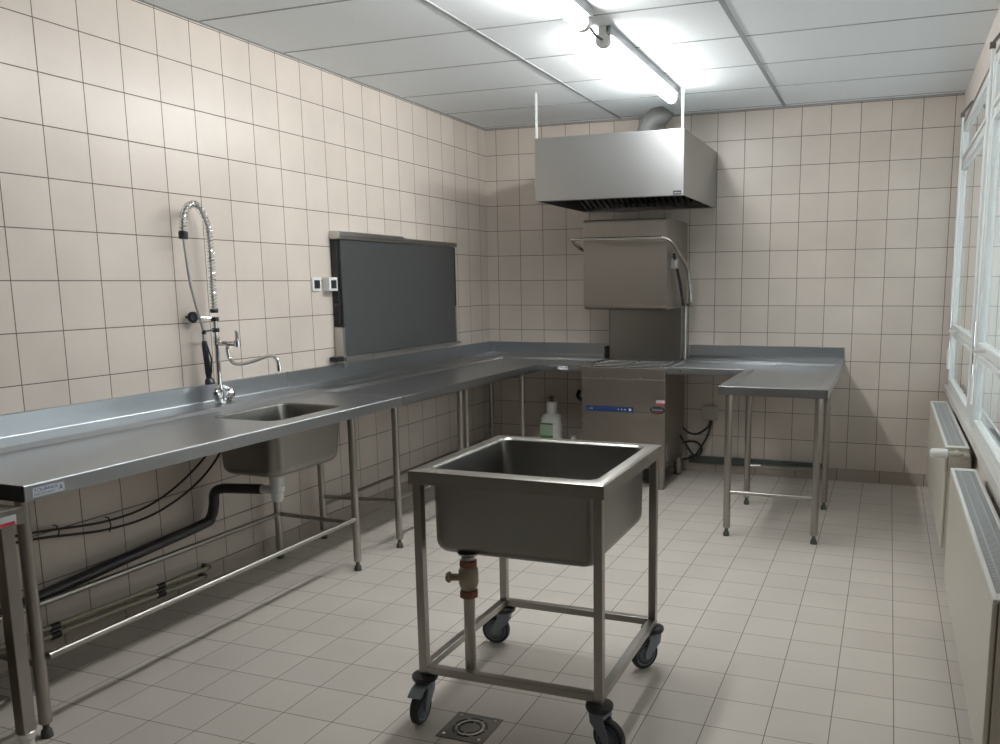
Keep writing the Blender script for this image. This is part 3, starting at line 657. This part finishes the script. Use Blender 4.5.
b = MB().box(.004, .085, PY0-.02, -1.86, PZ0-.028, PZ0-.001, .003); b.build('bottom_rail', M_alu, r)
b = MB().box(.004, .080, -1.84, PY1+.05, PZ0-.022, PZ0-.001, .003); b.build('bottom_rail', M_alu, r)
MB().box(.015, .070, PY0-.10, PY0-.03, PZ0-.026, PZ0+.002, .003).build('bracket', M_black, r)
MB().box(.040, .062, PY0-.012, PY0+.018, PZ0-.065, PZ0-.025, .002).build('latch', M_alu, r)
for y, lab in ((-2.289, 'white framed light switch on the left wall, farther from the dark panel'), (-2.119-.035, 'white framed light switch touching the left side of the dark panel')):
    if y > -2.2: y = -2.185
    dp = .010 if y < -2.2 else .050
    s = thing('light_switch', lab, 'light switch', (0, y, 1.468), 'light switches by the dark panel')
    MB().box(0, dp, y-.040, y+.040, 1.428, 1.508, .003).build('cover_frame', M_whitep, s)
    MB().box(dp, dp+.004, y-.024, y+.024, 1.444, 1.492, .001).build('rocker', M_blackp, s)

# ------------------------------------------------------------------ sink trolley
tx, ty, TWD, TDP, TZ = 2.030, -3.770, .671, .689, .867
r = thing('sink_trolley', 'stainless steel sink on a wheeled frame standing in the middle of the floor', 'sink trolley', (tx, ty, 0))
x0, x1, y0, y1 = tx-TWD/2, tx+TWD/2, ty-TDP/2, ty+TDP/2
bx0, bx1, by0, by1 = x0+.045, x1-.050, y0+.060, y1-.045
R = [rrect(x0+.0015, x1-.0015, y0+.0015, y1-.0015, .004, TZ-.002), rrect(x0+.005, x1-.005, y0+.005, y1-.005, .006, TZ), rrect(bx0-.004, bx1+.004, by0-.004, by1+.004, .04, TZ), rrect(bx0, bx1, by0, by1, .038, TZ-.004)]
MB().loft(R, False, False).build('rim', M_steel, r, True)
b = MB(); t = .003; za = TZ-.044
b.box(x0, x1, y0, y0+t, za, TZ-.002); b.box(x0, x1, y1-t, y1, za, TZ-.002); b.box(x0, x0+t, y0+t, y1-t, za, TZ-.002); b.box(x1-t, x1, y0+t, y1-t, za, TZ-.002)
b.build('edge', M_steel, r)
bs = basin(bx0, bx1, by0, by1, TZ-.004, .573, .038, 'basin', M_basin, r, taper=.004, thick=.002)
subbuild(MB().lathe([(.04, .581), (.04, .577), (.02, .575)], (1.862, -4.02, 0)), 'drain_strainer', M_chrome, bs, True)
ins = .0235; s = .0145; zr = .180
LX = (x0+ins, x1-ins); LY = (y0+ins, y1-ins)
for x in LX:
    for y in LY: MB().box(x-s, x+s, y-s, y+s, .162, za+.02, .002).build('leg', M_steel, r)
for y in LY: MB().box(LX[0]+s, LX[1]-s, y-s, y+s, zr-.013, zr+.013, .002).build('rail', M_steel, r)
for x in LX: MB().box(x-s, x+s, LY[0]+s, LY[1]-s, zr-.013, zr+.013, .002).build('rail', M_steel, r)
# drain valve and pipe
vx, vy = 1.872, -4.050
MB().tube([(vx, vy, .576), (vx, vy, .55)], .022, 16).build('drain_outlet', M_steel, r, True)
for pr in ([(.024, .565), (.030, .562), (.030, .545), (.024, .542)], [(.022, .464), (.031, .460), (.031, .438), (.022, .434)]): MB().lathe(pr, (vx, vy, 0), 8).build('union_nut', M_copper, r)
b = MB().lathe([(.022, .547), (.026, .543), (.033, .530), (.033, .485), (.028, .472), (.023, .458)], (vx, vy, 0), 20)
b.tube([(vx-.02, vy-.01, .505), (vx-.055, vy-.02, .505)], .012, 10); vb = b.build('ball_valve', M_brass, r, True)
subbuild(MB().lathe([(.016, 0), (.020, .006), (.014, .016)], (vx-.055, vy-.02, .505), 8, axis=(-1, -.3, 0)), 'valve_cap', M_brass, vb)
MB().lathe([(.019, .445), (.019, .175), (.015, .17)], (vx, vy+.0, 0), 20).build('drain_pipe', M_steel, r, True)
# castors
def castor(x, y, ang, flap):
    c = MB().lathe([(.012, .165), (.028, .163), (.043, .158), (.045, .150), (.042, .142), (.020, .138)], (x, y, 0)).build('castor', M_blackp, r, True)
    d = Vector((math.cos(ang), math.sin(ang), 0)); n = Vector((-d.y, d.x, 0)); o = Vector((x, y, 0)); wc = o + d*.038 + Vector((0, 0, .058))
    Z = lambda z: Vector((0, 0, z))
    b = MB(); b.lathe([(.024, .141), (.027, .134), (.027, .120), (.024, .112)], (x, y, 0))
    def plate(prof, off, th):
        A = [b.b.verts.new(p+n*off) for p in prof]; B = [b.b.verts.new(p+n*(off+th)) for p in prof]; m = len(prof)
        for k in range(m): b.b.faces.new((A[k], A[(k+1) % m], B[(k+1) % m], B[k]))
        b.b.faces.new(A[::-1]); b.b.faces.new(B)
    for sg in (-1, 1):
        prof = [o-d*.022+Z(.130), o+d*.026+Z(.130), o+d*.028+Z(.115), o+d*.046+Z(.075), o+d*.051+Z(.058), o+d*.046+Z(.046), o+d*.032+Z(.046), o+d*.018+Z(.062), o-d*.020+Z(.100)]
        plate(prof, sg*.0195, sg*.006)
    plate([o-d*.024+Z(.132), o+d*.028+Z(.132), o+d*.032+Z(.122), o-d*.024+Z(.118)], -.025, .050)
    subbuild(b, 'fork', M_fork, c)
    if flap:
        b = MB(); plate([o+d*.022+Z(.134), o+d*.055+Z(.128), o+d*.082+Z(.112), o+d*.080+Z(.106), o+d*.052+Z(.121), o+d*.022+Z(.126)], -.024, .048)
        subbuild(b, 'brake_flap', M_fork, c)
    ax = tuple(n)
    subbuild(MB().lathe([(.042, -.012), (.051, -.014), (.056, -.010), (.058, 0), (.056, .010), (.051, .014), (.042, .012)], wc, 36, axis=ax), 'tyre', M_tyre, c, True)
    subbuild(MB().lathe([(.008, -.0185), (.010, -.017), (.030, -.0120), (.038, -.0120), (.043, -.0145), (.043, .0145), (.038, .0120), (.030, .0120), (.010, .017), (.008, .0185)], wc, 36, axis=ax), 'wheel_hub', M_hub, c, True)
castor(LX[0], LY[0], math.radians(272), True); castor(LX[1], LY[0], math.radians(-18), False); castor(LX[0], LY[1], math.radians(190), True); castor(LX[1], LY[1], math.radians(232), False)

# ------------------------------------------------------------------ floor drain
r = thing('floor_drain', 'square steel floor drain with ring-shaped slots in front of the sink trolley', 'floor drain', (1.893, -4.107, 0))
b = MB(); X0, X1, Y0, Y1 = 1.808, 1.976, -4.190, -4.024
for q in ((X0, X1, Y0, Y0+.012), (X0, X1, Y1-.012, Y1), (X0, X0+.012, Y0+.012, Y1-.012), (X1-.012, X1, Y0+.012, Y1-.012)): b.box(q[0], q[1], q[2], q[3], 0, .004, .001)
b.build('frame', M_drain, r)
MB().box(X0+.012, X1-.012, Y0+.012, Y1-.012, 0, .0022).build('grate', M_drain, r)
b = MB(); cx, cy = 1.892, -4.107
for rad, gaps in ((.036, 4), (.056, 6)):
    for g_ in range(gaps):
        a0 = 2*PI*g_/gaps+.12; a1 = 2*PI*(g_+1)/gaps-.12
        b.tube([(cx+rad*math.cos(a0+(a1-a0)*k/8), cy+rad*math.sin(a0+(a1-a0)*k/8), .0018) for k in range(9)], .0035, 6)
b.build('slot', M_black, r)
b = MB()
b.tube([(cx+.046*math.cos(2*PI*k/32), cy+.046*math.sin(2*PI*k/32), .0025) for k in range(33)], .003, 6)
b.build('ring', M_chrome, r, True)
b = MB()
for x, y in ((X0+.02, Y0+.02), (X1-.02, Y0+.02), (X0+.02, Y1-.02), (X1-.02, Y1-.02)): MB().cyl((x, y, .002), (x, y, .005), .005, n=10).build('screw', M_chrome, r)

# ------------------------------------------------------------------ things under the counters
r = thing('detergent_bottle', 'white detergent bottle with green label on the floor beside the dishwasher', 'bottle', (.685, -.32, 0))
bx, by = .685, -.32
R = []
for z, hw, hd_ in ((0, .078, .055), (.012, .084, .060), (.40, .084, .060), (.425, .080, .056), (.445, .060, .045), (.455, .036, .036)):
    R.append(rrect(bx-hw, bx+hw, by-hd_, by+hd_, min(hw, hd_)*.8, z))
MB().loft(R, True, True).build('body', M_whitep, r, True)
MB().lathe([(.040, .452), (.044, .458), (.044, .530), (.036, .545)], (bx, by, 0)).build('cap', M_whitep, r, True)
b = MB().cyl((bx, by, .545), (bx, by, .575), .012); b.box(bx-.018, bx+.018, by-.03, by+.014, .572, .588, .004); b.build('spout', M_foot, r)
b = MB().box(bx-.075, bx+.030, by-.0615, by-.0602, .10, .385); lb = b.build('label', M_lgreen, r); plabel(lb, 'pale green label')
subbuild(MB().box(bx-.075, bx+.030, by-.0622, by-.0615, .10, .285), 'label_band', M_green, lb)
subbuild(MB().box(bx-.075, bx+.030, by-.0622, by-.0615, .372, .380), 'label_line', M_black, lb)
r = thing('canister', 'small white canister on the floor between green-labelled bottle and dishwasher', 'canister', (.88, -.34, 0))
R = [rrect(.82, .94, -.40, -.28, .02, 0), rrect(.815, .945, -.405, -.275, .02, .01), rrect(.815, .945, -.405, -.275, .02, .22), rrect(.84, .92, -.38, -.30, .02, .25), rrect(.86, .90, -.36, -.32, .015, .255)]
MB().loft(R, True, True).build('body', M_swhite, r, True)
MB().cyl((.88, -.34, .253), (.88, -.34, .285), .024).build('cap', M_whitep, r, True)
tag(MB().tube(bez([(DX0+.01, -.35, .50), (1.00, -.30, .53), (.92, -.22, .55), (.86, -.12, .54), (.80, -.04, .56), (.80, -.005, .60)], 8), .014, 10).build('hose', M_black, None, True),
    'black supply hose entering the dishwasher from its left side', 'hose')
r = thing('junction_box', 'grey beige junction box on the back wall right of the dishwasher', 'junction box', (1.88, 0, .465))
MB().box(1.822, 1.936, -.045, -.001, .412, .522, .006).build('cover', M_jbox, r)
MB().cyl((1.885, -.022, .412), (1.885, -.022, .392), .013).build('cable_gland', M_black, r)
for lab, pp in (('black cable sagging from junction box to the upper side of the dishwasher', [(1.885, -.022, .395), (1.86, -.04, .35), (1.80, -.08, .31), (1.74, -.12, .32), (1.69, -.15, .37)]),
                ('black cable hanging steeply from junction box down to the floor pipes', [(1.89, -.022, .395), (1.87, -.04, .30), (1.82, -.06, .20), (1.77, -.07, .13), (1.70, -.12, .11)]),
                ('black hose looping out of the lower dishwasher side', [(1.69, -.25, .33), (1.73, -.2, .25), (1.76, -.13, .17), (1.79, -.09, .13), (1.83, -.07, .18), (1.80, -.07, .235), (1.74, -.1, .25), (1.69, -.14, .24)])):
    tag(MB().tube(bez(pp, 8), .0085, 10).build('cable', M_black, None, True), lab, 'cable')
struct(MB().box(1.72, 2.755, -.034, -.0085, .070, .125, .003).build('trim_6', M_ductg))
